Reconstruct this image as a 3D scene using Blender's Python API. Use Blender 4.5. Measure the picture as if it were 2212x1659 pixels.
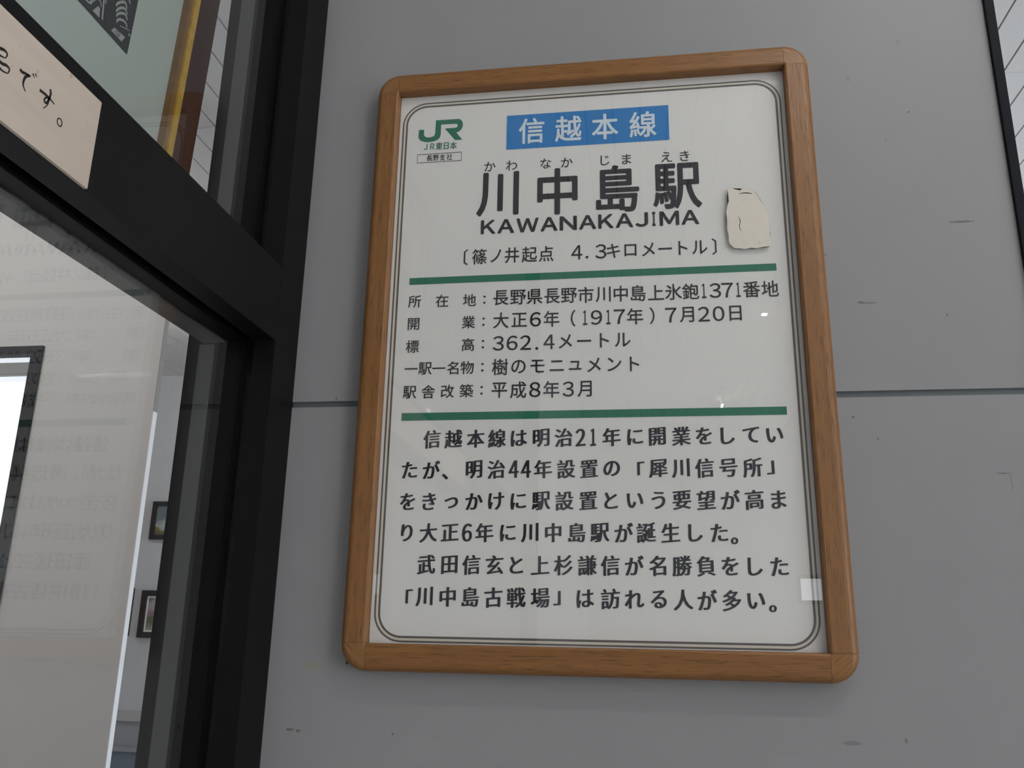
import bpy, bmesh, math, random
from mathutils import Vector, Matrix

# ------------------------------------------------------------------ basics
for o in list(bpy.data.objects):
    bpy.data.objects.remove(o, do_unlink=True)
S = bpy.context.scene
COL = S.collection
Z0 = 1.6            # height of the notice's lower printed border above the floor

# ------------------------------------------------------------------ camera
cam = bpy.data.cameras.new('camera')
cam.sensor_width = 36.0
cam.lens = 30.16
cam.clip_start = 0.02
camo = bpy.data.objects.new('camera', cam)
COL.objects.link(camo)
R = Matrix(((0.989436, 0.021793, 0.143322), (0.143852, -0.270116, -0.952021), (0.017966, 0.962581, -0.270398)))
camo.matrix_world = Matrix.Translation((0.34512, -1.1207, 0.02398 + Z0)) @ R.to_4x4()
S.camera = camo

# ------------------------------------------------------------------ world, colour
w = bpy.data.worlds.new('world')
S.world = w
w.use_nodes = True
w.node_tree.nodes['Background'].inputs[0].default_value = (0.75, 0.83, 1.0, 1)
w.node_tree.nodes['Background'].inputs[1].default_value = 1.0
S.view_settings.view_transform = 'Standard'
S.view_settings.look = 'None'
S.view_settings.gamma = 1.0
S.view_settings.use_curve_mapping = False
S.view_settings.exposure = 0.0
S.cycles.max_bounces = 10
S.cycles.diffuse_bounces = 5
S.cycles.transparent_max_bounces = 16
S.cycles.use_denoising = True

TUBE = 90.0         # fluorescent tubes
TUBE_HALL = 100.0  # unseen hall tube, set strong to brighten the notice wall
FILL_SIDE = 3.4     # fill light from the added side window
DAY = 0.88          # daylight seen in the window panes
LAMP_TINT = (1.0, 0.985, 0.95, 1)

# ------------------------------------------------------------------ helpers
def link(o):
    COL.objects.link(o)
    return o

def tag(o, label=None, cat=None, group=None, kind=None):
    if label: o['label'] = label
    if cat: o['category'] = cat
    if group: o['group'] = group
    if kind: o['kind'] = kind
    return o

def empty(name, loc=(0, 0, 0)):
    o = bpy.data.objects.new(name, None)
    o.empty_display_size = 0.05
    o.location = loc
    return link(o)

def obj(name, bm, m, parent=None, smooth=False, mats=None):
    bmesh.ops.recalc_face_normals(bm, faces=bm.faces[:])
    me = bpy.data.meshes.new(name)
    bm.to_mesh(me)
    bm.free()
    for mm in (mats or [m]):
        me.materials.append(mm)
    if smooth:
        for p in me.polygons:
            p.use_smooth = True
    o = bpy.data.objects.new(name, me)
    if parent is not None:
        o.parent = parent
        o.matrix_parent_inverse = Matrix.Translation(-Vector(parent.location))
    return link(o)

def box(bm, x0, x1, y0, y1, z0, z1, mi=0, bev=0.0):
    vs = [bm.verts.new((x, y, z)) for x in (x0, x1) for y in (y0, y1) for z in (z0, z1)]
    fs = []
    for q in ((0, 1, 3, 2), (4, 6, 7, 5), (0, 4, 5, 1), (2, 3, 7, 6), (0, 2, 6, 4), (1, 5, 7, 3)):
        f = bm.faces.new([vs[i] for i in q]); f.material_index = mi; fs.append(f)
    if bev > 0:
        es = list({e for f in fs for e in f.edges})
        bmesh.ops.bevel(bm, geom=es, offset=bev, segments=2, affect='EDGES', profile=0.6)

def B(*boxes, bev=0.0):
    bm = bmesh.new()
    for b in boxes:
        box(bm, *b, bev=bev)
    return bm

def up(b):   # a box given with z relative to the notice -> absolute z
    return (b[0], b[1], b[2], b[3], b[4] + Z0, b[5] + Z0)

def cyl(bm, p0, p1, r, n=16):
    p0, p1 = Vector(p0), Vector(p1)
    d = (p1 - p0).normalized()
    a = d.orthogonal().normalized(); b = d.cross(a)
    r0 = [bm.verts.new(p0 + a * r * math.cos(t) + b * r * math.sin(t)) for t in [2 * math.pi * i / n for i in range(n)]]
    r1 = [bm.verts.new(v.co + (p1 - p0)) for v in r0]
    for i in range(n):
        bm.faces.new((r0[i], r0[(i + 1) % n], r1[(i + 1) % n], r1[i]))
    bm.faces.new(r0[::-1]); bm.faces.new(r1)

# ------------------------------------------------------------------ materials
class NT:
    def __init__(s, name):
        s.m = bpy.data.materials.new(name); s.m.use_nodes = True
        s.t = s.m.node_tree; s.n = s.t.nodes; s.l = s.t.links
        s.p = s.n['Principled BSDF']; s.out = s.n['Material Output']
    def add(s, typ, **kw):
        n = s.n.new(typ)
        for k, v in kw.items():
            setattr(n, k, v)
        return n
    def lk(s, a, b): s.l.new(a, b)
    def math(s, op, a, b=None, c=None, clamp=False):
        n = s.add('ShaderNodeMath', operation=op); n.use_clamp = clamp
        for i, v in enumerate((a, b, c)):
            if v is None: continue
            if hasattr(v, 'links'): s.lk(v, n.inputs[i])
            else: n.inputs[i].default_value = v
        return n.outputs[0]
    def mix(s, f, a, b):
        n = s.add('ShaderNodeMix', data_type='RGBA')
        for sock, v in ((n.inputs[0], f), (n.inputs[6], a), (n.inputs[7], b)):
            if hasattr(v, 'links'): s.lk(v, sock)
            elif isinstance(v, (int, float)): sock.default_value = v
            else: sock.default_value = (*v, 1) if len(v) == 3 else v
        return n.outputs[2]
    def coord(s): return s.add('ShaderNodeTexCoord').outputs['Object']

def plain(name, col, rough=0.5, spec=0.5, metal=0.0, var=0.0, scale=30.0, bump=0.0):
    t = NT(name)
    t.p.inputs['Roughness'].default_value = rough
    t.p.inputs['Specular IOR Level'].default_value = spec
    t.p.inputs['Metallic'].default_value = metal
    if var > 0 or bump > 0:
        n = t.add('ShaderNodeTexNoise'); n.inputs['Scale'].default_value = scale; n.inputs['Detail'].default_value = 4
        t.lk(t.coord(), n.inputs['Vector'])
        c = t.mix(n.outputs[0], [v * (1 - var) for v in col], [min(1, v * (1 + var)) for v in col])
        t.lk(c, t.p.inputs['Base Color'])
        if bump > 0:
            b = t.add('ShaderNodeBump'); b.inputs['Strength'].default_value = bump; b.inputs['Distance'].default_value = 0.002
            t.lk(n.outputs[0], b.inputs['Height']); t.lk(b.outputs[0], t.p.inputs['Normal'])
    else:
        t.p.inputs['Base Color'].default_value = (*col, 1)
    return t.m

def emit(name, col, strength):
    t = NT(name)
    t.p.inputs['Base Color'].default_value = (0.8, 0.8, 0.8, 1)
    t.p.inputs['Emission Color'].default_value = col
    t.p.inputs['Emission Strength'].default_value = strength
    return t.m

def clear(name, f0, tint=(1, 1, 1), rough=0.0):
    """clear sheet: Schlick reflection over straight transmission"""
    t = NT(name)
    g = t.add('ShaderNodeNewGeometry')
    d = t.add('ShaderNodeVectorMath', operation='DOT_PRODUCT')
    t.lk(g.outputs['Normal'], d.inputs[0]); t.lk(g.outputs['Incoming'], d.inputs[1])
    c = t.math('ABSOLUTE', d.outputs['Value'])
    k = t.math('POWER', t.math('SUBTRACT', 1.0, c, clamp=True), 5.0)
    f = t.math('ADD', t.math('MULTIPLY', k, 1 - f0), f0, clamp=True)
    tr = t.add('ShaderNodeBsdfTransparent'); tr.inputs[0].default_value = (*tint, 1)
    gl = t.add('ShaderNodeBsdfGlossy'); gl.inputs['Roughness'].default_value = rough
    gl.inputs['Color'].default_value = (1, 1, 1, 1)
    mx = t.add('ShaderNodeMixShader')
    t.lk(f, mx.inputs[0]); t.lk(tr.outputs[0], mx.inputs[1]); t.lk(gl.outputs[0], mx.inputs[2])
    t.lk(mx.outputs[0], t.out.inputs['Surface'])
    return t.m

def wood(name, axis, light=(0.31, 0.140, 0.040), dark=(0.155, 0.062, 0.016), rot=0.0):
    """oak: long figure and short dark pores along one axis of the x-z plane"""
    t = NT(name)
    co = t.coord()
    mp = t.add('ShaderNodeMapping'); mp.inputs['Rotation'].default_value = (0, rot, 0)
    t.lk(co, mp.inputs['Vector'])
    def noise(sl, sc, det=3):
        m2 = t.add('ShaderNodeMapping')
        m2.inputs['Scale'].default_value = (sl, sc, sc) if axis == 'x' else (sc, sc, sl)
        t.lk(mp.outputs[0], m2.inputs['Vector'])
        n = t.add('ShaderNodeTexNoise'); n.inputs['Scale'].default_value = 1.0; n.inputs['Detail'].default_value = det
        t.lk(m2.outputs[0], n.inputs['Vector'])
        return n.outputs[0]
    a = noise(7, 210); b = noise(38, 820, 2); c = noise(3, 25)
    r = t.add('ShaderNodeValToRGB'); r.color_ramp.elements[0].position = 0.54; r.color_ramp.elements[1].position = 0.70
    t.lk(b, r.inputs[0])
    base = t.mix(a, dark, light)
    base = t.mix(t.math('MULTIPLY', c, 0.35), base, (light[0] * 1.1, light[1] * 1.1, light[2] * 1.15))
    fin = t.mix(t.math('MULTIPLY', r.outputs[0], 0.62), base, [v * 0.38 for v in dark])
    t.lk(fin, t.p.inputs['Base Color'])
    t.p.inputs['Roughness'].default_value = 0.42
    bp = t.add('ShaderNodeBump'); bp.inputs['Strength'].default_value = 0.25; bp.inputs['Distance'].default_value = 0.0006; bp.invert = True
    t.lk(r.outputs[0], bp.inputs['Height']); t.lk(bp.outputs[0], t.p.inputs['Normal'])
    return t.m

def panel_mat():
    """matt grey wall cladding with its own scuffs and stains"""
    t = NT('grey_cladding')
    co = t.coord()
    n = t.add('ShaderNodeTexNoise'); n.inputs['Scale'].default_value = 7; n.inputs['Detail'].default_value = 5
    t.lk(co, n.inputs['Vector'])
    col = t.mix(n.outputs[0], (0.300, 0.297, 0.303), (0.318, 0.315, 0.32))
    wob = t.add('ShaderNodeTexNoise'); wob.inputs['Scale'].default_value = 420; wob.inputs['Detail'].default_value = 3
    t.lk(co, wob.inputs['Vector'])
    sep = t.add('ShaderNodeSeparateXYZ'); t.lk(co, sep.inputs[0])
    # x mm, z mm, half width, half height, strength, colour
    D = (0.10, 0.10, 0.105)
    marks = [(785, 560, 15, 1.6, .75, D), (654, 447.5, 12, 1.0, .6, D), (645, 449, 4, 1.3, .7, D), (-107, -111, 5, 1.7, .6, (.09, .08, .06)),
             (-96, -112, 3, 1.6, .7, (.09, .08, .06)), (-83, -32, 11, 6.5, .55, (.30, .30, .22)), (-36.5, -27.5, 1.3, 2.2, 1, (.03, .03, .03)),
             (30, -112, 1.4, 1.4, .8, D), (658, 794, 3, 5, .15, D), (732, 850, 3, 3, .2, D), (735, 733, 1.4, 1.4, .8, D),
             (622, 291, 1.6, 1.6, .8, D), (794, 216.5, 8, 1.0, .6, D), (802, 206, 1.0, 11, .3, D), (587, -103, 10, 2.6, .4, D),
             (648, -98, 1.6, 3, .6, D), (-57, -8, 8, 13, .35, (.30, .30, .24)), (-54, 262, 4, 9, .25, (.19, .19, .185)), (-78, 330, 1.3, 2.4, .7, D),
             (650, 262, 1.3, 1.3, .6, D), (752, 427, 1.6, 1.6, .6, D), (700, 690, 1.3, 1.3, .5, D), (-150, 900, 2, 2, .5, D),
             (70, -128, 26, 16, .10, (.40, .40, .40)), (520, -128, 30, 8, .08, (.42, .42, .42)), (10, 840, 2, 2, .4, D), (605, 520, 1.5, 1.5, .5, D)]
    for x, z, hw, hh, st, c in marks:
        dx = t.math('DIVIDE', t.math('SUBTRACT', sep.outputs[0], x / 1000), hw / 1000)
        dz = t.math('DIVIDE', t.math('SUBTRACT', sep.outputs[2], z / 1000 + Z0), hh / 1000)
        r2 = t.math('ADD', t.math('MULTIPLY', dx, dx), t.math('MULTIPLY', dz, dz))
        r2 = t.math('ADD', r2, t.math('MULTIPLY', t.math('SUBTRACT', wob.outputs[0], 0.5), 3.4))
        f = t.math('MULTIPLY', t.math('MULTIPLY', t.math('SUBTRACT', 1.25, r2, clamp=True), 2.2, clamp=True), st)
        col = t.mix(f, col, c)
    t.lk(col, t.p.inputs['Base Color'])
    t.p.inputs['Roughness'].default_value = 0.5
    t.p.inputs['Specular IOR Level'].default_value = 0.2
    return t.m

def bronze_mat():
    """dark anodised aluminium with a few pale chips"""
    t = NT('dark_bronze')
    co = t.coord()
    v = t.add('ShaderNodeTexVoronoi', feature='F1'); v.inputs['Scale'].default_value = 22
    t.lk(co, v.inputs['Vector'])
    n = t.add('ShaderNodeTexNoise'); n.inputs['Scale'].default_value = 60; n.inputs['Detail'].default_value = 3
    t.lk(co, n.inputs['Vector'])
    d = t.math('ADD', v.outputs['Distance'], t.math('MULTIPLY', t.math('SUBTRACT', n.outputs[0], 0.5), 0.12))
    sepc = t.add('ShaderNodeSeparateColor'); t.lk(v.outputs['Color'], sepc.inputs[0])
    few = t.math('GREATER_THAN', sepc.outputs[0], 0.86)
    f = t.math('MULTIPLY', t.math('LESS_THAN', d, 0.022), few)
    col = t.mix(t.math('MULTIPLY', f, 0.5), (0.0055, 0.0052, 0.0058), (0.22, 0.20, 0.19))
    t.lk(col, t.p.inputs['Base Color'])
    t.p.inputs['Roughness'].default_value = 0.5
    t.p.inputs['Specular IOR Level'].default_value = 0.14
    return t.m

M = dict(
    wall=panel_mat(), bronze=bronze_mat(),
    gasket=plain('joint_gasket', (0.12, 0.135, 0.145), 0.6, var=0.1),
    darktrim=plain('dark_trim', (0.011, 0.012, 0.016), 0.6, 0.1),
    seal=plain('grey_seal', (0.075, 0.077, 0.076), 0.6),
    glasstop=clear("transom_glass", 0.020),
    slip=plain("gold_brown_slip", (0.15, 0.075, 0.018), 0.5, var=0.4, scale=60),
    glass=clear("window_glass", 0.038),
    acrylic=clear('clear_acrylic', 0.035),
    oakx=wood('oak_lengthwise', 'x'), oakz=wood('oak_upright', 'z'),
    oakd=wood('oak_corner', 'x', light=(0.36, 0.175, 0.052), rot=math.radians(45)),
    oake=wood('oak_corner_other', 'x', light=(0.36, 0.175, 0.052), rot=math.radians(-45)),
    paper=plain('notice_paper', (0.80, 0.785, 0.755), 0.6, 0.2, var=0.015, scale=8),
    ink=plain('dark_ink', (0.028, 0.028, 0.032), 0.6, 0.2),
    green=plain('green_ink', (0.028, 0.18, 0.11), 0.6, 0.2),
    blue=plain('blue_print', (0.028, 0.215, 0.55), 0.6, 0.2),
    bluewhite=plain('pale_lettering', (0.72, 0.80, 0.84), 0.6, 0.2),
    line=plain('border_line', (0.13, 0.115, 0.105), 0.6, 0.2),
    cream=plain('border_cream', (0.70, 0.655, 0.56), 0.6, 0.2),
    tape=plain('old_tape', (0.78, 0.725, 0.635), 0.7, 0.2, var=0.05, scale=60, bump=0.3),
    plaque=None,
    brush=plain('brush_ink', (0.012, 0.010, 0.010), 0.5, 0.3),
    ceil=plain('white_ceiling_board', (0.62, 0.61, 0.60), 0.55, var=0.02),
    groove=plain('ceiling_groove', (0.20, 0.20, 0.20), 0.8),
    white=plain('white_wall', (0.66, 0.645, 0.635), 0.6, var=0.015, scale=5),
    grey=plain('grey_plaster', (0.47, 0.48, 0.49), 0.7, var=0.02),
    edge=plain('unlit_edge_grey', (0.30, 0.29, 0.28), 0.6),  # darker than the wall, for the part of its end left unlit
    litedge=plain('lit_edge_white', (0.93, 0.95, 0.98), 0.35),  # whiter than the wall, daylight on its end put into the colour
    floor=plain('floor_tile', (0.46, 0.45, 0.44), 0.4, var=0.1, scale=3),
    blinds=plain('grey_blind', (0.30, 0.30, 0.31), 0.6),
    day=emit('daylight_pane', (0.86, 0.91, 1.0, 1), DAY),
    dayrear=emit('rear_daylight_pane', (0.90, 0.95, 1.0, 1), 3.0),
    fillside=emit('side_fill_pane', (0.92, 0.96, 1.0, 1), FILL_SIDE),
    fillfar=emit('far_fill_pane', (0.86, 0.93, 1.0, 1), 8.0),
    tubekey=emit('lit_near_tube', LAMP_TINT, 112.0),
    tube=emit('lit_tube', LAMP_TINT, TUBE), tubehall=emit('lit_hall_tube', LAMP_TINT, TUBE_HALL),
    lamp=plain('lamp_housing', (0.75, 0.75, 0.74), 0.4),
    matboard=plain('art_mat', (0.345, 0.395, 0.36), 0.7, 0.2, var=0.02, scale=40),
    print=plain('print_black', (0.020, 0.025, 0.028), 0.6, 0.2),
    printwhite=plain('print_pale', (0.27, 0.30, 0.285), 0.6, 0.2),
    gold=plain('gold_rim', (0.58, 0.36, 0.045), 0.35, metal=0.4, var=0.45, scale=70),
    redwood=plain('dark_red_frame', (0.028, 0.008, 0.006), 0.5, 0.15, var=0.2, scale=25),
    pframe=plain('black_picture_frame', (0.015, 0.015, 0.017), 0.4),
    dado=plain('grey_dado', (0.26, 0.27, 0.28), 0.6),
    bench=plain('blue_grey_panel', (0.115, 0.15, 0.19), 0.5, var=0.08, scale=12),
    ledge=plain('pale_ledge', (0.40, 0.385, 0.37), 0.5),
)

def plaque_mat():
    t = NT('pale_plank')
    co = t.coord()
    mp = t.add('ShaderNodeMapping'); mp.inputs['Scale'].default_value = (8, 5, 60)
    t.lk(co, mp.inputs['Vector'])
    n = t.add('ShaderNodeTexNoise'); n.inputs['Scale'].default_value = 1; n.inputs['Detail'].default_value = 4
    t.lk(mp.outputs[0], n.inputs['Vector'])
    col = t.mix(n.outputs[0], (0.44, 0.36, 0.295), (0.54, 0.455, 0.385))
    n2 = t.add('ShaderNodeTexNoise'); n2.inputs['Scale'].default_value = 130; n2.inputs['Detail'].default_value = 2
    t.lk(co, n2.inputs['Vector'])
    r = t.add('ShaderNodeValToRGB'); r.color_ramp.elements[0].position = 0.70; r.color_ramp.elements[1].position = 0.76
    t.lk(n2.outputs[0], r.inputs[0])
    col = t.mix(t.math('MULTIPLY', r.outputs[0], 0.45), col, (0.25, 0.16, 0.09))
    t.lk(col, t.p.inputs['Base Color']); t.p.inputs['Roughness'].default_value = 0.6
    return t.m
M['plaque'] = plaque_mat()

CZ = 1.83           # ceiling above the notice's lower border
FL = -Z0
# ================================================================== the setting
# hall shell
tag(obj('floor', B(up((-6, 5, -7, 4.9, FL - .1, FL))), M['floor']), kind='structure')
bm = bmesh.new()
x = -6.02
while x < 5.0:
    for y0, y1 in ((-7, -4.0), (-3.994, -1.25), (-1.244, 1.567), (1.573, 4.9)):
        box(bm, x + .003, x + .097, y0, y1, CZ + Z0, CZ + Z0 + .012)
    x += 0.1
box(bm, -6, 5, 1.566, 1.574, CZ + Z0 - .0015, CZ + Z0 + .012)
box(bm, -6.05, 5.1, -7.05, 4.95, CZ + Z0 + .014, CZ + Z0 + .06, mi=1)
tag(obj('ceiling', bm, None, mats=[M['ceil'], M['groove']]), kind='structure')
tag(obj('wall_back', B(up((-6, 5, 4.8, 4.92, FL, CZ))), M['grey']), kind='structure')
tag(obj('wall_end', B(up((-6.12, -6, -7, 4.9, FL, CZ))), M['white']), kind='structure')
# lower part of the far wall
tag(obj('trim_1', B(up((-6, 0.6, 4.73, 4.8, -.66, -.60)), bev=.004), M['ledge']), kind='structure')
tag(obj('wall_dado', B(up((-6, 0.6, 4.755, 4.8, FL, -.66))), M['dado']), kind='structure')
# rear wall with windows
RW = [(1.72, 1.99, .25, .50), (3.75, 4.05, .25, .55)]
def wall_with_holes(name, x0, x1, y0, y1, z0, z1, holes, m):
    """wall across x with rectangular openings, as one mesh"""
    bm = bmesh.new()
    xs = sorted({x0, x1, *[h[0] for h in holes], *[h[1] for h in holes]})
    zs = sorted({z0, z1, *[h[2] for h in holes], *[h[3] for h in holes]})
    for i in range(len(xs) - 1):
        run = None
        for j in range(len(zs) - 1):
            cx, cz = (xs[i] + xs[i + 1]) / 2, (zs[j] + zs[j + 1]) / 2
            hole = any(h[0] < cx < h[1] and h[2] < cz < h[3] for h in holes)
            if not hole:
                run = (zs[j], zs[j + 1]) if run is None else (run[0], zs[j + 1])
            if run and (hole or j == len(zs) - 2):
                box(bm, xs[i], xs[i + 1], y0, y1, run[0] + Z0, run[1] + Z0); run = None
    return tag(obj(name, bm, m), kind='structure')
wall_with_holes('wall_rear', -6, 5, -7.12, -7, FL, CZ, RW, M['grey'])
# side wall with two wide unseen windows, added as fill light
SWS = [(-6.2, -1.3, -1.1, 1.1), (1.2, 4.4, -1.3, .75)]
bm = bmesh.new()
ys = [-7] + [v for q in SWS for v in q[:2]] + [4.9]
for k in range(0, len(ys), 2):
    box(bm, *up((5, 5.12, ys[k], ys[k + 1], FL, CZ)))
for y0, y1, z0, z1 in SWS:
    box(bm, *up((5, 5.12, y0, y1, FL, z0))); box(bm, *up((5, 5.12, y0, y1, z1, CZ)))
tag(obj('wall_side', bm, M['white']), kind='structure')
for k, (y0, y1, z0, z1) in enumerate(SWS):
    f = empty('window_%d' % (k + 4), (5.0, y0, z0 + Z0)); tag(f, kind='structure')  # added window, unseen, its panes glow to fill the hall
    ym = (y0 + y1) / 2
    obj('window_frame', B(up((4.99, 5.08, y0, y0 + .04, z0, z1)), up((4.99, 5.08, y1 - .04, y1, z0, z1)), up((4.99, 5.08, ym - .02, ym + .02, z0 + .04, z1 - .04)),
                          up((4.99, 5.08, y0 + .04, y1 - .04, z0, z0 + .04)), up((4.99, 5.08, y0 + .04, y1 - .04, z1 - .04, z1))), M['darktrim'], f)
    for a, c in ((y0 + .04, ym - .02), (ym + .02, y1 - .04)):
        obj('pane', B(up((5.03, 5.04, a, c, z0 + .04, z1 - .04))), M['fillside' if k == 0 else 'fillfar'], f)
for i, h in enumerate(RW):
    f = empty('window_%d' % (i + 2), (h[0], -7.03, h[2] + Z0)); tag(f, kind='structure')
    obj('window_frame', B(up((h[0], h[0] + .03, -7.08, -6.98, h[2], h[3])), up((h[1] - .03, h[1], -7.08, -6.98, h[2], h[3])),
                          up((h[0] + .03, h[1] - .03, -7.08, -6.98, h[2], h[2] + .03)), up((h[0] + .03, h[1] - .03, -7.08, -6.98, h[3] - .03, h[3]))), M['darktrim'], f)
    obj('pane', B(up((h[0] + .03, h[1] - .03, -7.05, -7.042, h[2] + .03, h[3] - .03))), M['dayrear'], f)

# sign wall: two cladding panels with a gasketed joint, dark end trim
JZ0, JZ1 = .3175, .3260
tag(obj('wall_front', B(up((-.143, .8535, .012, .030, -1.45, JZ0)), up((-.143, .8535, .012, .030, JZ1, CZ)), up((-.15, .8535, .030, .115, FL, CZ))), M['wall']), kind='structure')
tag(obj('trim_2', B(up((-.143, .8535, .0155, .0301, JZ0, JZ1))), M['gasket']), kind='structure')
tag(obj('trim_3', B(up((.8535, .8665, .006, .125, FL, CZ)), bev=.0015), M['darktrim']), kind='structure')

# glazed partition at right angles to it
TA, TB = .501, .394      # transom top and bottom
door = tag(empty('door_1', (-.20, -.064, 0)), kind='structure')
obj('post', B(up((-.173, -.143, -.064, .012, FL, CZ)), up((-.190, -.173, -.052, .10, FL, CZ)), up((-.271, -.190, -.064, .10, FL, CZ))), M['bronze'], door)
obj('seal_strip', B(up((-.252, -.2305, -.0665, -.0635, FL, TB - .004)), up((-.252, -.2305, -.0665, -.0635, TA + .004, CZ))), M['seal'], door)
YE = -3.0
obj('transom', B(up((-.173, -.143, YE, -.0645, TB, TA)), up((-.190, -.173, YE, -.0645, TB + .012, TA - .010)), up((-.247, -.190, YE, -.0645, TB, TA))), M['bronze'], door)
obj('transom_seal', B(up((-.2465, -.216, YE, -.067, TB - .0025, TB + .0005))), M['seal'], door)
obj('end_post', B(up((-.247, -.143, YE - .07, YE, FL, CZ))), M['bronze'], door)
obj('door_pane', B(up((-.184, -.178, YE, -.0535, FL + .02, TB + .011))), M['glass'], door)
obj('transom_pane', B(up((-.184, -.178, YE, -.0535, TA - .009, CZ - .002))), M['glasstop'], door)
obj('bottom_rail', B(up((-.247, -.143, YE, -.0645, FL, FL + .09))), M['bronze'], door)
tag(obj('wall_left', B(up((-.247, -.143, -7, YE - .07, FL, CZ))), M['grey']), kind='structure')

# white wall of the room beyond, with a window
WY = 1.5
hole = (-3.3, -1.725, -.75, .945)
wall_with_holes('wall_inner', -6, -1.2795, WY, WY + .022, FL, CZ, [hole], M['white'])
win = tag(empty('window_1', (hole[0], WY, hole[2] + Z0)), kind='structure')
h = hole
FW = .042
obj('window_frame', B(up((h[0], h[0] + FW, WY - .012, WY + .05, h[2], h[3])), up((h[1] - FW, h[1], WY - .012, WY + .05, h[2], h[3])),
                      up((h[0] + FW, h[1] - FW, WY - .012, WY + .05, h[3] - .030, h[3])), up((h[0] + FW, h[1] - FW, WY - .012, WY + .05, h[2], h[2] + FW)),
                      bev=.002), M['darktrim'], win)
obj('blind', B(up((h[0] + FW, h[1] - FW - .004, WY - .002, WY + .024, .842, .888)), bev=.004), M['blinds'], win)
obj('pane', B(up((h[0] + FW, h[1] - FW, WY + .030, WY + .036, h[2] + FW, h[3] - .030))), M['day'], win)
tag(obj('trim_4', B(up((-1.2794, -1.2765, WY - .0005, WY + .0225, FL, .70)), bev=.0005), M['litedge']), kind='structure')  # added strip, its white stands for the daylit wall end

tag(obj('trim_5', B(up((-1.2794, -1.2770, WY - .0005, WY + .0225, .7005, CZ))), M['edge']), kind='structure')  # added strip, its grey keeps the upper wall end from looking lit

# ================================================================== far room: pictures on the wall, bench
def picture(x0, x1, z0, z1, bw, label, kind):
    y = 4.8
    r = tag(empty('framed_picture', ((x0 + x1) / 2, y, z0 + Z0)), label, 'picture', 'framed pictures on the far grey wall')
    d = .03
    obj('frame', B(up((x0, x0 + bw, y - d, y, z0, z1)), up((x1 - bw, x1, y - d, y, z0, z1)),
                   up((x0 + bw, x1 - bw, y - d, y, z0, z0 + bw)), up((x0 + bw, x1 - bw, y - d, y, z1 - bw, z1))), M['pframe'], r)
    obj('mount', B(up((x0 + bw, x1 - bw, y - .012, y - .004, z0 + bw, z1 - bw))), kind[0], r)
    a, b, c, e = x0 + bw + kind[2], x1 - bw - kind[2], z0 + bw + kind[2], z1 - bw - kind[2]
    obj('photo', B(up((a, b, y - .0135, y - .012, c, e))), kind[1], r)
    return r
def photo_mat(name, cols, scale, zlo, zhi):
    t = NT(name)
    co = t.coord()
    n = t.add('ShaderNodeTexNoise'); n.inputs['Scale'].default_value = scale; n.inputs['Detail'].default_value = 3
    t.lk(co, n.inputs['Vector'])
    sep = t.add('ShaderNodeSeparateXYZ'); t.lk(co, sep.inputs[0])
    v = t.math('DIVIDE', t.math('SUBTRACT', sep.outputs[2], zlo + Z0), zhi - zlo)
    v = t.math('ADD', v, t.math('MULTIPLY', t.math('SUBTRACT', n.outputs[0], 0.5), 0.9))
    r = t.add('ShaderNodeValToRGB')
    for i, c in enumerate(cols):
        p = (i + .5) / len(cols)
        e = r.color_ramp.elements[i] if i < 2 else r.color_ramp.elements.new(p)
        e.position = p; e.color = (*c, 1)
    t.lk(v, r.inputs[0]); t.lk(r.outputs[0], t.p.inputs['Base Color'])
    return t.m
flo = photo_mat('flower_photo', [(.30, .28, .25), (.08, .11, .04), (.30, .16, .20), (.34, .30, .32), (.12, .14, .09)], 16, -.08, .19)
lan = photo_mat('meadow_photo', [(.09, .09, .07), (.16, .13, .03), (.35, .37, .36), (.12, .15, .16), (.12, .15, .16), (.14, .17, .18)], 9, .60, .83)
PW = .40
picture(-3.207, -3.207 + PW, .579, .856, .032, 'black framed landscape photo with yellow field, upper right on far wall', (M['ledge'], lan, .0))
picture(-3.203, -3.203 + PW, -.110, .217, .040, 'black framed pink flower photo, lower right on far wall', (M['paper'], flo, .012))
picture(-3.292 - PW, -3.292, .555, .84, .030, 'black framed picture behind the white wall edge, upper left on far wall', (M['ledge'], lan, .0))
picture(-3.276 - PW, -3.276, -.100, .233, .034, 'black framed picture behind the white wall edge, lower left on far wall', (M['paper'], flo, .012))
be = tag(empty('bench', (-2.7, 4.70, 0)), 'blue-grey panelled bench back below the pictures on far wall', 'bench')
obj('back_panel', B(up((-4.6, -.8, 4.69, 4.754, FL, -.845)), bev=.004), M['bench'], be)
obj('top_rail', B(up((-4.62, -.78, 4.665, 4.754, -.845, -.815)), bev=.004), M['dado'], be)
obj('seat', B(up((-4.6, -.8, 4.25, 4.689, -1.20, -1.15)), bev=.01), M['bench'], be)
for xx in (-4.5, -2.7, -.95):
    obj('leg', B(up((xx, xx + .06, 4.30, 4.36, FL, -1.2005))), M['pframe'], be)

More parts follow.
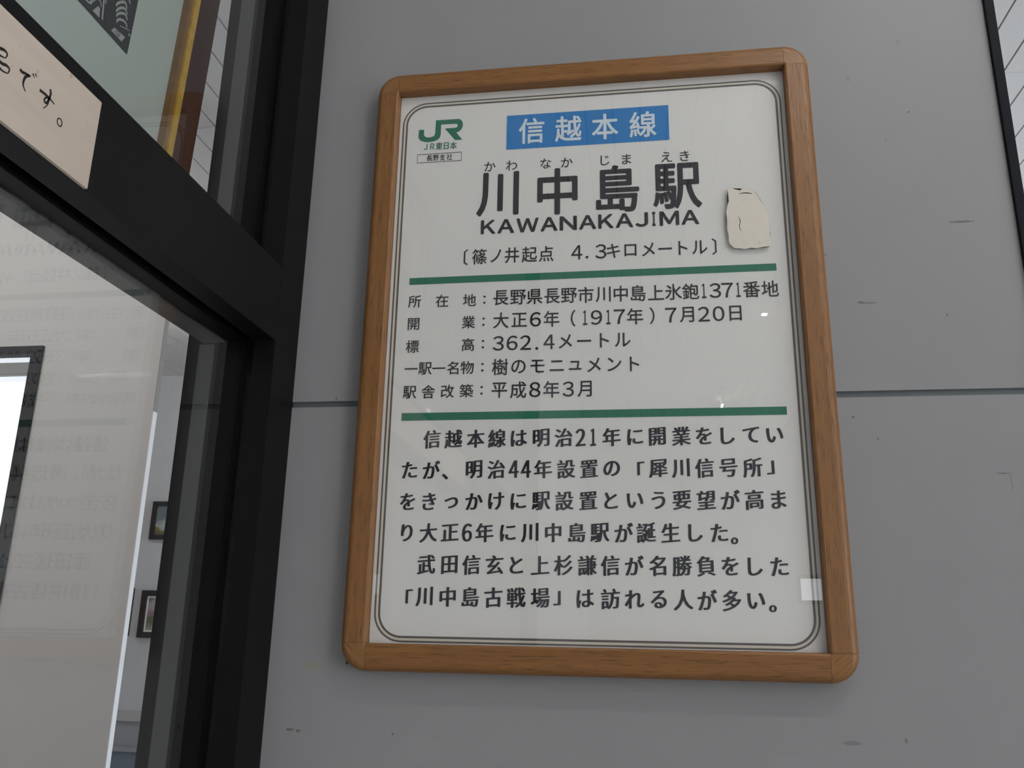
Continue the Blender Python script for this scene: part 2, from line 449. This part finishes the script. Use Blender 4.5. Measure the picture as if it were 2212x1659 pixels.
# ================================================================== ceiling lamps (unseen; some read from shadow and glints, inner-room ones added as light)
def tube_lamp(cx, cy, ln, ax, label, m='tube', drop=.05, rad=.016):
    r = tag(empty('ceiling_light', (cx, cy, CZ + Z0)), label, 'light', 'tube lights on the white ceiling')
    hx, hy = (ln / 2, .05) if ax == 'x' else (.05, ln / 2)
    obj('housing', B(up((cx - hx, cx + hx, cy - hy, cy + hy, CZ - .04, CZ)), bev=.004), M['lamp'], r)
    z = CZ - .04 - drop + Z0
    bm = bmesh.new()
    d = Vector((1, 0, 0)) if ax == 'x' else Vector((0, 1, 0))
    c = Vector((cx, cy, z))
    cyl(bm, c - d * (ln / 2 - .03), c + d * (ln / 2 - .03), rad, 12)
    obj('tube', bm, M[m], r, smooth=True)
    for s in (-1, 1):
        q = c + d * s * (ln / 2 - .02)
        obj('tube_holder', B((q.x - .012, q.x + .012, q.y - .012, q.y + .012, z - .012, CZ + Z0 - .04)), M['lamp'], r)
    return r
tube_lamp(1.12, -1.05, .52, 'x', 'tube light on the ceiling in front of the notice, to its right', 'tubekey')
tube_lamp(2.6, -2.2, .8, 'x', 'tube light on the hall ceiling well to the right of the notice', 'tubehall')
tube_lamp(1.02, -5.66, .20, 'y', 'tube light along the hall near its rear wall', rad=.007)
tube_lamp(3.03, -4.45, .75, 'x', 'tube light across the hall near its side wall')
tube_lamp(-2.1, -.1, 1.2, 'x', 'added tube light in the room behind the glass, nearer the white wall')  # this tube and the next two are added to light the inner room
tube_lamp(-2.4, 3.1, 1.0, 'x', 'added tube light in the room behind the glass, nearer the pictures')
tube_lamp(-4.0, -3.5, 1.2, 'x', 'added tube light in the room behind the glass, towards the rear')
dl = tag(empty('downlight', (1.094, -3.763, CZ + Z0)), 'round downlight in the hall ceiling', 'light')
bm = bmesh.new(); cyl(bm, (1.094, -3.763, CZ + Z0 - .03), (1.094, -3.763, CZ + Z0), .024, 24)
obj('ring', bm, M['lamp'], dl, smooth=False)
bm = bmesh.new(); cyl(bm, (1.094, -3.763, CZ + Z0 - .036), (1.094, -3.763, CZ + Z0 - .0301), .017, 24)
obj('lens', bm, M['tube'], dl)

# ================================================================== lettering
_cache = {}
WIDE = {chr(c): chr(c + 0xFEE0) for c in range(0x30, 0x3B)}      # full-width forms of digits, colon, capitals
WIDE.update({chr(c): chr(c + 0xFEE0) for c in range(0x41, 0x5B)})
def glyph(ch, off=0.0):
    """outline of one character as flat triangles, em = 1"""
    ch = WIDE.get(ch, ch); off = 0.0
    key = (ch, off)
    if key not in _cache:
        c = bpy.data.curves.new('t', 'FONT'); c.body = ch; c.size = 1.0; c.resolution_u = 4; c.offset = off
        o = bpy.data.objects.new('t', c); COL.objects.link(o)
        bpy.context.view_layer.update()
        me = o.evaluated_get(bpy.context.evaluated_depsgraph_get()).to_mesh()
        vs = [(v.co.x, v.co.y) for v in me.vertices]
        fs = [tuple(p.vertices) for p in me.polygons]
        o.evaluated_get(bpy.context.evaluated_depsgraph_get()).to_mesh_clear()
        bpy.data.objects.remove(o); bpy.data.curves.remove(c)
        _cache[key] = (vs, fs)
    return _cache[key]

class Flat:
    """collects flat printed shapes on one plane; put(u, v) -> 3-D point"""
    def __init__(s, put): s.bm = bmesh.new(); s.put = put
    def tri(s, pts, faces, lift=0.0):
        vs = [s.bm.verts.new(s.put(*p)) for p in pts]
        if lift:
            for v in vs: v.co.y -= lift
        for f in faces:
            try: s.bm.faces.new([vs[i] for i in f])
            except ValueError: pass
    def poly(s, pts):
        vs = [s.bm.verts.new(s.put(*p)) for p in pts]
        f = s.bm.faces.new(vs)
        if len(vs) > 4:
            f.normal_update()
            bmesh.ops.triangulate(s.bm, faces=[f], ngon_method='EAR_CLIP')
    def rect(s, a, b, c, d): s.poly([(a, c), (b, c), (b, d), (a, d)])
    def char(s, ch, x, z, ex, ez, off=0.0, shear=0.0, thick=0.0, fit=None):
        vs, fs = glyph(ch, off)
        xa, xb = min(v[0] for v in vs), max(v[0] for v in vs)
        ya, yb = min(v[1] for v in vs), max(v[1] for v in vs)
        cx, cy = (xa + xb) / 2, (ya + yb) / 2
        sx, sz = (fit[0] / (xb - xa), fit[1] / (yb - ya)) if fit else (ex, ez)
        # heavier weights: the outline is laid down again a hair to each side
        a, b = (off * ex + thick, off * ez)
        D = [(0, 0)]
        if a > 0 or b > 0:
            D += [(a * math.cos(t), b * math.sin(t)) for t in [math.pi * k / 4 for k in range(8)]]
        if fit:
            sx, sz = (fit[0] - 2 * a) / (xb - xa), (fit[1] - 2 * b) / (yb - ya)
        for k, (dx, dz) in enumerate(D):
            s.tri([(x + (v[0] - cx) * sx + dx, z + (v[1] - cy) * sz + (v[0] - cx) * sx * shear + dz) for v in vs], fs, k * 0.00003)
    def stroke(s, pts, wd):
        """brush stroke: a ribbon of varying width, wd = widths at its points"""
        P = [Vector(p) for p in pts]
        Q, W = [], []
        n = len(P)
        for i in range(n - 1):
            a, b, c, d = P[max(i - 1, 0)], P[i], P[i + 1], P[min(i + 2, n - 1)]
            for k in range(6):
                t = k / 6
                Q.append(0.5 * ((2 * b) + (c - a) * t + (2 * a - 5 * b + 4 * c - d) * t * t + (3 * b - a - 3 * c + d) * t ** 3))
                W.append(wd[i] * (1 - t) + wd[i + 1] * t)
        Q.append(P[-1]); W.append(wd[-1])
        L, Rr = [], []
        for i, q in enumerate(Q):
            d = (Q[min(i + 1, len(Q) - 1)] - Q[max(i - 1, 0)])
            d = d.normalized() if d.length > 1e-9 else Vector((1, 0))
            nn = Vector((-d.y, d.x)) * W[i] / 2
            L.append(q + nn); Rr.append(q - nn)
        vs = [s.bm.verts.new(s.put(*p)) for p in L] + [s.bm.verts.new(s.put(*p)) for p in Rr]
        m = len(L)
        for i in range(m - 1):
            s.bm.faces.new((vs[i], vs[i + 1], vs[m + i + 1], vs[m + i]))
    def done(s, name, m, parent):
        return obj2(name, s.bm, m, parent)

def obj2(name, bm, m, parent):
    me = bpy.data.meshes.new(name); bm.to_mesh(me); bm.free(); me.materials.append(m)
    o = bpy.data.objects.new(name, me)
    o.parent = parent
    o.matrix_parent_inverse = Matrix.Translation(-Vector(parent.location))
    return link(o)

# ================================================================== the station notice
sign = tag(empty('station_notice', (.28, .012, Z0 - .036)), 'station notice board in rounded oak frame on the grey wall, black Japanese text', 'sign')
IX0, IX1, IZ0, IZ1, RWD = -.0045, .5650, -.0015, .8060, .0345
YF, YB, YP = -.0165, .0118, .0005
def profile():
    """section of the moulding: (distance out from the opening, depth)"""
    p = [(0, YP + .004), (0, YF + .003), (.0008, YF + .001), (.003, YF)]
    r = .011
    for i in range(0, 7):
        a = math.pi / 2 * i / 6
        p.append((RWD - r + r * math.sin(a), YF + .0005 + r - r * math.cos(a)))
    p += [(RWD, YB), (.004, YB), (.004, YP + .004)]
    return p
PR = profile()
def rail(name, fn, t0, t1, m):
    bm = bmesh.new()
    a = [bm.verts.new(fn(u, d, t0)) for u, d in PR]
    b = [bm.verts.new(fn(u, d, t1)) for u, d in PR]
    n = len(PR)
    for i in range(n):
        bm.faces.new((a[i], a[(i + 1) % n], b[(i + 1) % n], b[i]))
    bm.faces.new(a[::-1]); bm.faces.new(b)
    return obj(name, bm, m, sign)
G = .0003
rail('frame_rail', lambda u, d, t: (IX0 - u, d, t + Z0), IZ0 + G, IZ1 - G, M['oakz'])
rail('frame_rail', lambda u, d, t: (IX1 + u, d, t + Z0), IZ0 + G, IZ1 - G, M['oakz'])
rail('frame_rail', lambda u, d, t: (t, d, IZ1 + u + Z0), IX0 + G, IX1 - G, M['oakx'])
rail('frame_rail', lambda u, d, t: (t, d, IZ0 - u + Z0), IX0 + G, IX1 - G, M['oakx'])
def corner(cx, cz, a0, m):
    bm = bmesh.new()
    N = 12
    rings = []
    for k in range(N + 1):
        a = a0 + math.pi / 2 * k / N
        rings.append([bm.verts.new((cx + math.cos(a) * u, d, cz + Z0 + math.sin(a) * u)) for u, d in PR])
    n = len(PR)
    for k in range(N):
        for i in range(n):
            j = (i + 1) % n
            q = [rings[k][i], rings[k][j], rings[k + 1][j], rings[k + 1][i]]
            try: bm.faces.new(q)
            except ValueError: pass
    bm.faces.new(rings[0]); bm.faces.new(rings[-1][::-1])
    bmesh.ops.remove_doubles(bm, verts=bm.verts[:], dist=1e-6)
    return obj('frame_corner', bm, m, sign)
corner(IX1, IZ1, 0, M['oake']); corner(IX0, IZ1, math.pi / 2, M['oakd'])
corner(IX0, IZ0, math.pi, M['oake']); corner(IX1, IZ0, math.pi * 1.5, M['oakd'])
obj('backing_sheet', B(up((IX0 - .0035, IX1 + .0035, .0005, .004, IZ0 - .0035, IZ1 + .0035))), M['paper'], sign)
obj('clear_cover', B(up((IX0, IX1, -.0045, -.0025, IZ0, IZ1))), M['acrylic'], sign)

def plane(y): return lambda u, v: (u / 1000, y, v / 1000 + Z0)
INK = .0002
def rounded(x0, x1, z0, z1, r, n=10):
    out = []
    for cx, cz, a0 in ((x1 - r, z1 - r, 0), (x0 + r, z1 - r, 90), (x0 + r, z0 + r, 180), (x1 - r, z0 + r, 270)):
        for k in range(n + 1):
            a = math.radians(a0 + 90 * k / n)
            out.append((cx + r * math.cos(a), cz + r * math.sin(a)))
    return out
def ring(name, o0, o1, m, y):
    f = Flat(plane(y))
    A = rounded(o0, 560 - o0, o0, 794.4 - o0, 37 - o0); Bq = rounded(o1, 560 - o1, o1, 794.4 - o1, 37 - o1)
    n = len(A)
    f.tri(A + Bq, [(i, (i + 1) % n, n + (i + 1) % n, n + i) for i in range(n)])
    return f.done(name, m, sign)
ring('border_line', 0, 2.2, M['line'], INK)
ring('border_band', 2.2, 5.2, M['cream'], INK)
ring('border_line', 5.2, 8.0, M['line'], INK)

LINES = {
 'line': (38.6, '信越本線', (198.7,734.3, 253.6,733.9, 307.7,733.5, 362.9,733.0)),
 'furi': (18.8, 'かわなかじまえき', (137.2,678.7, 169.7,678.5, 220.5,678.3, 251.5,678.1, 307.1,677.8, 338.3,677.7, 395.5,677.4, 421.1,677.3)),
 'name': (65.4, '川中島駅', (149.9,633.0, 237.8,632.1, 324.5,631.3, 408.7,630.5)),
 'dist': (23.4, '〔篠ノ井起点4.3キロメートル〕', (105.7,534.2, 125.6,534.2, 149.4,534.2, 172.9,534.2, 198.1,534.2, 222.1,534.1, 265.8,534.1, 280.2,526.2, 299.8,534.1, 317.3,534.1, 341.2,534.1, 366.1,534.0, 389.2,534.0, 413.7,534.0, 436.5,534.0, 456.2,534.0)),
 'k1': (19.1, '所在地:', (32.8,468.6, 73.1,468.2, 113.1,467.8, 134.6,467.6)),
 'k2': (19.0, '開業:', (33.0,434.5, 112.7,434.5, 134.2,434.5)),
 'k3': (18.8, '標高:', (32.9,400.7, 113.0,401.1, 134.3,401.2)),
 'k4': (18.8, '一駅一名物:', (32.6,367.7, 53.0,367.7, 72.7,367.6, 92.6,367.6, 112.9,367.5, 134.5,367.4)),
 'k5': (18.7, '駅舎改築:', (32.4,333.6, 59.0,333.7, 86.2,333.9, 113.0,334.1, 134.2,334.2)),
 'v1': (24.2, '長野県長野市川中島上氷鉋1371番地', (158.3,469.6, 182.7,469.5, 206.4,469.5, 231.1,469.4, 254.7,469.3, 278.3,469.2, 302.4,469.2, 326.6,469.1, 350.6,469.0, 374.7,468.9, 398.5,468.9, 421.7,468.8, 439.5,468.7, 454.6,468.7, 470.8,468.6, 485.3,468.6, 502.9,468.5, 527.1,468.5)),
 'v2': (24.3, '大正6年（1917年）7月20日', (159.0,435.6, 185.0,435.5, 207.8,435.5, 230.3,435.5, 260.5,435.4, 277.0,435.4, 292.8,435.3, 309.2,435.3, 324.2,435.3, 345.6,435.2, 368.7,435.2, 394.0,435.1, 415.4,435.1, 438.1,435.0, 457.6,435.0, 479.9,435.0)),
 'v3': (24.7, '362.4メートル', (156.1,401.7, 175.5,401.7, 194.4,401.7, 210.2,392.7, 227.1,401.7, 249.6,401.7, 275.5,401.7, 303.3,401.7, 328.0,401.7)),
 'v4': (24.3, '樹のモニュメント', (159.1,367.1, 185.0,367.0, 211.4,367.0, 237.9,367.0, 263.2,366.9, 288.8,366.9, 316.4,366.9, 343.4,366.8)),
 'v5': (24.3, '平成8年3月', (159.0,333.9, 185.1,333.8, 208.2,333.7, 230.7,333.6, 253.7,333.5, 275.9,333.4)),
 'b1': (27.6, '信越本線は明治21年に開業をしてい', (67.2,266.4, 97.2,266.4, 128.1,266.4, 157.3,266.4, 187.2,266.4, 217.4,266.4, 247.5,266.4, 270.1,266.3, 286.9,266.3, 311.2,266.3, 342.1,266.3, 371.1,266.3, 402.0,266.3, 431.0,266.3, 461.3,266.3, 490.9,266.3, 520.7,266.3)),
 'b2': (27.4, 'たが、明治44年設置の「犀川信号所」', (38.0,224.2, 68.3,224.2, 87.6,214.7, 127.1,224.2, 157.3,224.1, 180.9,224.1, 197.3,224.1, 220.2,224.1, 250.9,224.0, 281.2,224.0, 310.8,224.0, 348.7,223.9, 371.0,223.9, 399.9,223.9, 430.1,223.8, 460.2,223.8, 490.5,223.8, 512.9,223.8)),
 'b3': (27.1, 'をきっかけに駅設置という要望が高ま', (37.4,181.2, 67.2,181.3, 97.3,179.4, 128.4,181.5, 158.1,181.6, 187.8,181.7, 217.9,181.8, 248.7,181.9, 279.8,182.0, 309.3,182.1, 340.4,182.2, 370.3,182.3, 399.9,182.4, 430.5,182.5, 460.9,182.6, 490.3,182.7, 520.2,182.8)),
 'b4': (26.9, 'り大正6年に川中島駅が誕生した。', (38.5,139.9, 68.0,140.0, 97.0,140.1, 120.2,140.1, 143.5,140.2, 174.6,140.3, 203.5,140.4, 234.2,140.4, 265.0,140.5, 294.4,140.6, 325.2,140.7, 353.5,140.8, 384.4,140.9, 415.4,141.0, 444.9,141.0, 463.2,130.9)),
 'b5': (26.4, '武田信玄と上杉謙信が名勝負をした', (67.1,98.4, 98.1,98.5, 127.1,98.6, 157.8,98.7, 186.6,98.8, 217.5,98.9, 247.4,99.0, 278.2,99.1, 307.3,99.2, 337.8,99.3, 366.9,99.4, 397.3,99.5, 426.9,99.6, 456.2,99.6, 486.6,99.7, 515.9,99.8)),
 'b6': (26.3, '「川中島古戦場」は訪れる人が多い。', (45.9,57.5, 66.1,57.6, 97.3,57.6, 127.3,57.7, 157.3,57.7, 187.0,57.8, 217.9,57.8, 239.4,57.8, 275.4,57.9, 307.1,58.0, 336.9,58.0, 367.0,58.1, 397.2,58.1, 426.8,58.2, 456.2,58.2, 485.6,58.2, 504.9,49.0)),
 'co': (10.4, 'JR東日本', (37.6,718.6, 48.0,718.4, 58.4,718.3, 69.4,718.1, 80.3,718.0)),
 'br': (9.6, '長野支社', (44.2,698.9, 54.1,698.9, 64.3,698.9, 75.1,698.9)),
}
def lettering(name, keys, m, ex, ez, parent=sign, off=0.0, shear=0.0, thick=0.0, dig=None, y=INK, gap=1.7):
    """one part per printed line; a wide gap between words starts a new part"""
    out = []
    for k in keys:
        em, s, xy = LINES[k]
        f, last = None, None
        for i, ch in enumerate(s):
            px, pz = xy[2 * i], xy[2 * i + 1]
            if f is None or (px - last) > gap * ex:
                if f: out.append(f.done(name, m, parent))
                f = Flat(plane(y))
            last = px
            fit = None
            if dig and ch.isdigit() and ch < '\u0100':
                fit = (dig[2] if ch == '1' else dig[0], dig[1])
            if ch == ':':
                fit = (3.4, 12.5)
            if ch == '.':
                fit = (4.0, 4.2)
            f.char(ch, px, pz, ex, ez, off, shear, thick, fit)
        out.append(f.done(name, m, parent))
    return out

# blue line-name plate
f = Flat(plane(INK)); f.rect(161.2, 400.4, 705.0, 762.6)
plate = f.done('line_name_plate', M['blue'], sign); plate['label'] = 'blue printed box with pale characters'
for o in lettering('plate_lettering', ['line'], M['bluewhite'], 40.5, 45, off=.016, y=0.0):
    o.parent = plate; o.matrix_parent_inverse = Matrix.Identity(4)
# green rules
for a, b, c, d in ((23.4, 537.4, 494.6, 505.1), (22.6, 537.8, 292.9, 303.8)):
    f = Flat(plane(INK)); f.rect(a, b, c, d); f.done('green_rule', M['green'], sign)
# operator's mark
f = Flat(plane(INK))
f.poly([(25.8, 748.4), (33.7, 748.2), (33.8, 740.3), (34.6, 737.4), (36.8, 735.3), (40.0, 734.4), (44.5, 734.5), (48.4, 735.6), (50.6, 737.9), (51.3, 741.6),
        (51.6, 763.2), (86.2, 763.1), (89.3, 762.2), (91.9, 759.5), (93.4, 756.0), (93.8, 751.6), (92.9, 747.3), (90.8, 743.7), (87.5, 741.1), (83.9, 739.8),
        (93.9, 727.0), (82.6, 726.9), (66.3, 748.0), (83.0, 748.1), (85.2, 749.6), (85.8, 751.8), (85.1, 754.2), (83.0, 755.2), (60.0, 755.2), (59.9, 737.6),
        (59.0, 733.5), (56.5, 730.4), (52.7, 728.2), (47.7, 726.9), (41.5, 726.4), (35.8, 727.1), (30.7, 729.0), (27.2, 731.8), (25.6, 735.2), (25.3, 739.0)])
logo = f.done('operator_mark', M['green'], sign); logo['label'] = 'green letter mark in the top left of the notice'
lettering('operator_name', ['co'], M['green'], 11.0, 13.5, off=.012)
f = Flat(plane(INK))
for q in ((25.2, 93.6, 705.4, 706.4), (25.2, 93.6, 691.4, 692.4), (25.2, 25.9, 692.4, 705.4), (92.9, 93.6, 692.4, 705.4)):
    f.rect(*q)
bx = f.done('branch_box', M['line'], sign)
for o in lettering('branch_lettering', ['br'], M['ink'], 9.6, 11.2, off=.010):
    o.parent = bx; o.matrix_parent_inverse = Matrix.Identity(4)
# words
lettering('reading_text', ['furi'], M['ink'], 19.0, 19.2, off=.004, gap=1.9)
lettering('station_name', ['name'], M['ink'], 69.5, 78, off=.020)
f = Flat(plane(INK))
WORD = 'KAWANAKAJIMA'
adv = {'K': 1.0, 'A': 1.06, 'W': 1.42, 'N': 1.12, 'J': .86, 'I': .48, 'M': 1.22}
tot = sum(adv[c] for c in WORD); x = 126.2; wid = 436.9 - 126.2 + 3.5
for c in WORD:
    a = adv[c] / tot * wid
    bw = a - 3.6 if c != 'I' else 4.6
    f.char(c, x + (a - 3.5) / 2, 580.3, 27, 27, off=.032, fit=(max(bw + (1.6 if c in 'A' else 0), 4.4), 22.4))
    x += a
f.done('roman_name', M['ink'], sign)
lettering('distance_note', ['dist'], M['ink'], 22.8, 25.5, off=.010, dig=(15.5, 22, 7))
for k, nm in (('k1', 0), ('k2', 0), ('k3', 0), ('k4', 0), ('k5', 0)):
    lettering('row_heading', [k], M['ink'], 20.0, 20.2, off=.009)
for k in ('v1', 'v2', 'v3', 'v4', 'v5'):
    lettering('row_text', [k], M['ink'], 23.6, 25.2, off=.010, dig=(15.4, 21.4, 6.0))
for k in ('b1', 'b2', 'b3', 'b4', 'b5', 'b6'):
    lettering('story_line', [k], M['ink'], 24.6, 26.6, off=.006, shear=.085, thick=.72, dig=(13.6, 23.5, 7.5))
# torn remains of tape on the cover
YT = -.0049
T = [(478.8, 618.1), (484.7, 620.6), (494.0, 616.1), (503.8, 620.3), (513.9, 614.9), (519.9, 603.7), (526.8, 592.6), (531.8, 575.2), (532.2, 552.0), (533.7, 537.2),
     (531.9, 529.0), (517.4, 528.0), (495.0, 527.6), (483.9, 529.6), (477.6, 535.8), (475.7, 554.9), (475.5, 582.6), (478.9, 599.6)]
T = [(a - 1.0, b - .8) for a, b in T]
random.seed(4)
P = []
for i in range(len(T)):
    a, b = Vector(T[i]), Vector(T[(i + 1) % len(T)])
    for k in range(4):
        q = a.lerp(b, k / 4)
        P.append((q.x + random.uniform(-.6, .6), q.y + random.uniform(-.6, .6)))
bm = bmesh.new()
v0 = [bm.verts.new((x / 1000, -.0046, z / 1000 + Z0)) for x, z in P]
v1 = [bm.verts.new((x / 1000, YT, z / 1000 + Z0)) for x, z in P]
n = len(P)
for i in range(n):
    bm.faces.new((v0[i], v0[(i + 1) % n], v1[(i + 1) % n], v1[i]))
ff = [bm.faces.new(v1), bm.faces.new(v0[::-1])]
bmesh.ops.triangulate(bm, faces=ff, ngon_method='EAR_CLIP')
tape = obj('tape_remnant', bm, M['tape'], sign); tape['label'] = 'torn cream tape remnant stuck on the cover'
for pts, wd in (([(493, 609.5), (499, 611), (505, 610.5), (511, 609)], (.5, 1.2, 1.4, .5)), ([(490.5, 575), (492.5, 568), (491, 560), (493, 553)], (.4, .9, .7, .5)),
                ([(516, 535.5), (517, 533)], (.6, .4))):
    f = Flat(plane(YT - .0002)); f.stroke(pts, wd)
    f.done('crack_mark', M['brush'], tape)

# ================================================================== plank with brush writing on the transom
plq = tag(empty('wooden_plaque', (-.143, -.8, .385 + Z0)), 'pale wooden plank with brush-written Japanese on the dark transom', 'plaque')
PY1 = -.4889
obj('plank', B(up((-.1428, -.1390, -1.25, PY1, .3942, .4831)), bev=.0006), M['plaque'], plq)
f = Flat(lambda u, v: (-.1388, (-1120.7 + (u + 1120.7) * 1.009) / 1000, (24 + (v - 24) * 1.009) / 1000 + Z0))
def st(pts, w0): 
    n = len(pts)
    f.stroke(pts, [1.4 * w0 * (.75 + .5 * math.sin(1.3 + 2.6 * i / max(n - 1, 1))) for i in range(n)])
st([(-594.9, 442.7), (-592.0, 442.0), (-589.1, 443.0), (-585.7, 444.0), (-582.5, 444.7)], 1.6)
st([(-584.0, 444.2), (-586.2, 442.6), (-588.0, 440.2), (-589.0, 435.9), (-588.7, 432.6), (-587.0, 430.3), (-585.2, 428.7)], 1.5)
st([(-581.1, 448.2), (-578.4, 446.3)], 1.0); st([(-578.8, 450.0), (-576.1, 448.7)], 1.0)
st([(-570.8, 440.1), (-563.1, 440.7), (-557.8, 440.3), (-551.8, 439.2)], 1.5)
st([(-559.8, 448.3), (-558.3, 446.0), (-558.7, 440.4), (-560.8, 434.6), (-563.3, 434.2), (-563.6, 437.0), (-561.1, 439.4), (-558.9, 438.3), (-559.6, 433.5), (-563.4, 427.6)], 1.3)
mr = [(-542.4 + 3.0 * math.cos(a), 428.0 + 3.3 * math.sin(a)) for a in [2 * math.pi * i / 14 for i in range(15)]]
f.stroke(mr, [1.1] * 15)
for dx, dz in ((0, 0), (5.0, -10.2), (-14.5, -5.5)):
    k = .9 if dx >= 0 else 1.0
    st([(-623.8 + dx, 445.2 + dz), (-617.9 + dx, 444.9 + dz), (-614.2 + dx, 446.3 + dz), (-611.1 + dx, 446.2 + dz), (-609.8 + dx, 444.8 + dz), (-610.9 + dx, 441.0 + dz)], 1.6)
    st([(-623.8 + dx, 445.2 + dz), (-621.6 + dx, 441.0 + dz), (-616.5 + dx, 439.6 + dz), (-610.9 + dx, 441.0 + dz)], 1.5)
f.done('brush_writing', M['brush'], plq)

# ================================================================== framed print leaning forward above the transom
art = tag(empty('framed_print', (-.235, -.5, TA + Z0)), 'large dark red and gold framed black print behind the glass above the transom', 'picture')
def ap(u, v, d=0.0):    # u = y mm, v = z mm, d = metres towards the viewer
    z = v / 1000
    return (-.2385 + .043 * (z - .505) + d, u / 1000, z + Z0)
def abox(bm, u0, u1, v0, v1, d0, d1):
    vs = [bm.verts.new(ap(u, v, d)) for d in (d0, d1) for u in (u0, u1) for v in (v0, v1)]
    for q in ((0, 1, 3, 2), (4, 6, 7, 5), (0, 4, 5, 1), (2, 3, 7, 6), (0, 2, 6, 4), (1, 5, 7, 3)):
        bm.faces.new([vs[i] for i in q])
U0, U1, V0, V1 = -1000., -190.5, 502., 1110.
def aframe(name, w0, w1, d0, d1, m):
    bm = bmesh.new()
    for q in ((U0 + w0, U0 + w1, V0 + w0, V1 - w0), (U1 - w1, U1 - w0, V0 + w0, V1 - w0), (U0 + w1, U1 - w1, V0 + w0, V0 + w1), (U0 + w1, U1 - w1, V1 - w1, V1 - w0)):
        abox(bm, *q, d0, d1)
    return obj(name, bm, m, art)
aframe('outer_frame', 0, 46, -.004, .010, M['redwood'])
aframe('gold_rim', 46, 57, -.004, .012, M['gold'])
aframe('inner_slip', 57, 64, -.004, .009, M['slip'])
bm = bmesh.new(); abox(bm, U0 + 40, U1 - 40, V0 + 40, V1 - 40, -.008, -.0045)
obj('backing', bm, M['redwood'], art)
bm = bmesh.new(); abox(bm, U0 + 64, U1 - 64, V0 + 64, V1 - 64, -.0045, -.0005)
obj('mat_board', bm, M['matboard'], art)
f = Flat(lambda u, v: ap(u, v, .0002)); f.rect(-860, -339.5, 654, 960)
pr = f.done('black_print', M['print'], art)
f = Flat(lambda u, v: ap(u, v, .0006))
f.poly([(-407.6, 659.2), (-401.4, 669.8), (-397.6, 670.8), (-395.4, 659.6)])
for a in ([(-374.2, 692.3), (-372.2, 697.4), (-366.7, 703.6), (-360.5, 707.8), (-356.0, 703.0)], [(-372.5, 686.1), (-370.2, 691.0), (-364.8, 697.5), (-358.2, 700.7), (-353.5, 697.0)],
          [(-370.5, 681.3), (-368.6, 686.0), (-363.0, 691.7), (-356.4, 694.9), (-351.3, 691.5)], [(-367.7, 675.3), (-367.2, 678.8), (-363.8, 682.6), (-357.4, 686.0), (-352.5, 686.0), (-349.2, 683.0)]):
    for dz in (0, 30):
        f.stroke([(p[0] - dz * .1, p[1] + dz) for p in a], [1.6] + [2.9] * (len(a) - 2) + [2.0])
f.stroke([(-396, 716), (-395.1, 690), (-392.6, 673.2), (-390.6, 661)], [2.0, 2.4, 2.6, 2.6])
f.stroke([(-394, 720), (-391.6, 690), (-390.8, 681.9)], [2.0, 2.2, 2.0])
f.stroke([(-424, 662.9), (-414.5, 663.6), (-412.2, 668.7), (-409.9, 675.8)], [2.2, 2.4, 2.2, 1.6])
f.stroke([(-412.5, 663.4), (-407.7, 672.6), (-402.5, 678.0), (-397.4, 676.8), (-396.7, 672.9)], [1.0, 1.4, 2.0, 1.6, 1.0])
f.poly([(-374.0, 660.4), (-369.0, 667.6), (-349.2, 669.9), (-353.3, 660.9)])
f.stroke([(-361.7, 675.8), (-352.3, 679.8), (-343.7, 683.0)], [.8, 1.4, .8])
f.stroke([(-345, 677.6), (-341.1, 677.8)], [2.6, 2.2])
f.done('pale_carved_marks', M['printwhite'], pr)
f = Flat(lambda u, v: ap(u, v, .0009))
f.stroke([(-366.3, 666.4), (-363.9, 662.9), (-359.6, 663.4), (-360.2, 667.0), (-364.6, 666.8)], [.9, 1.1, 1.1, 1.0, .8])
f.done('seal_curl', M['print'], pr)
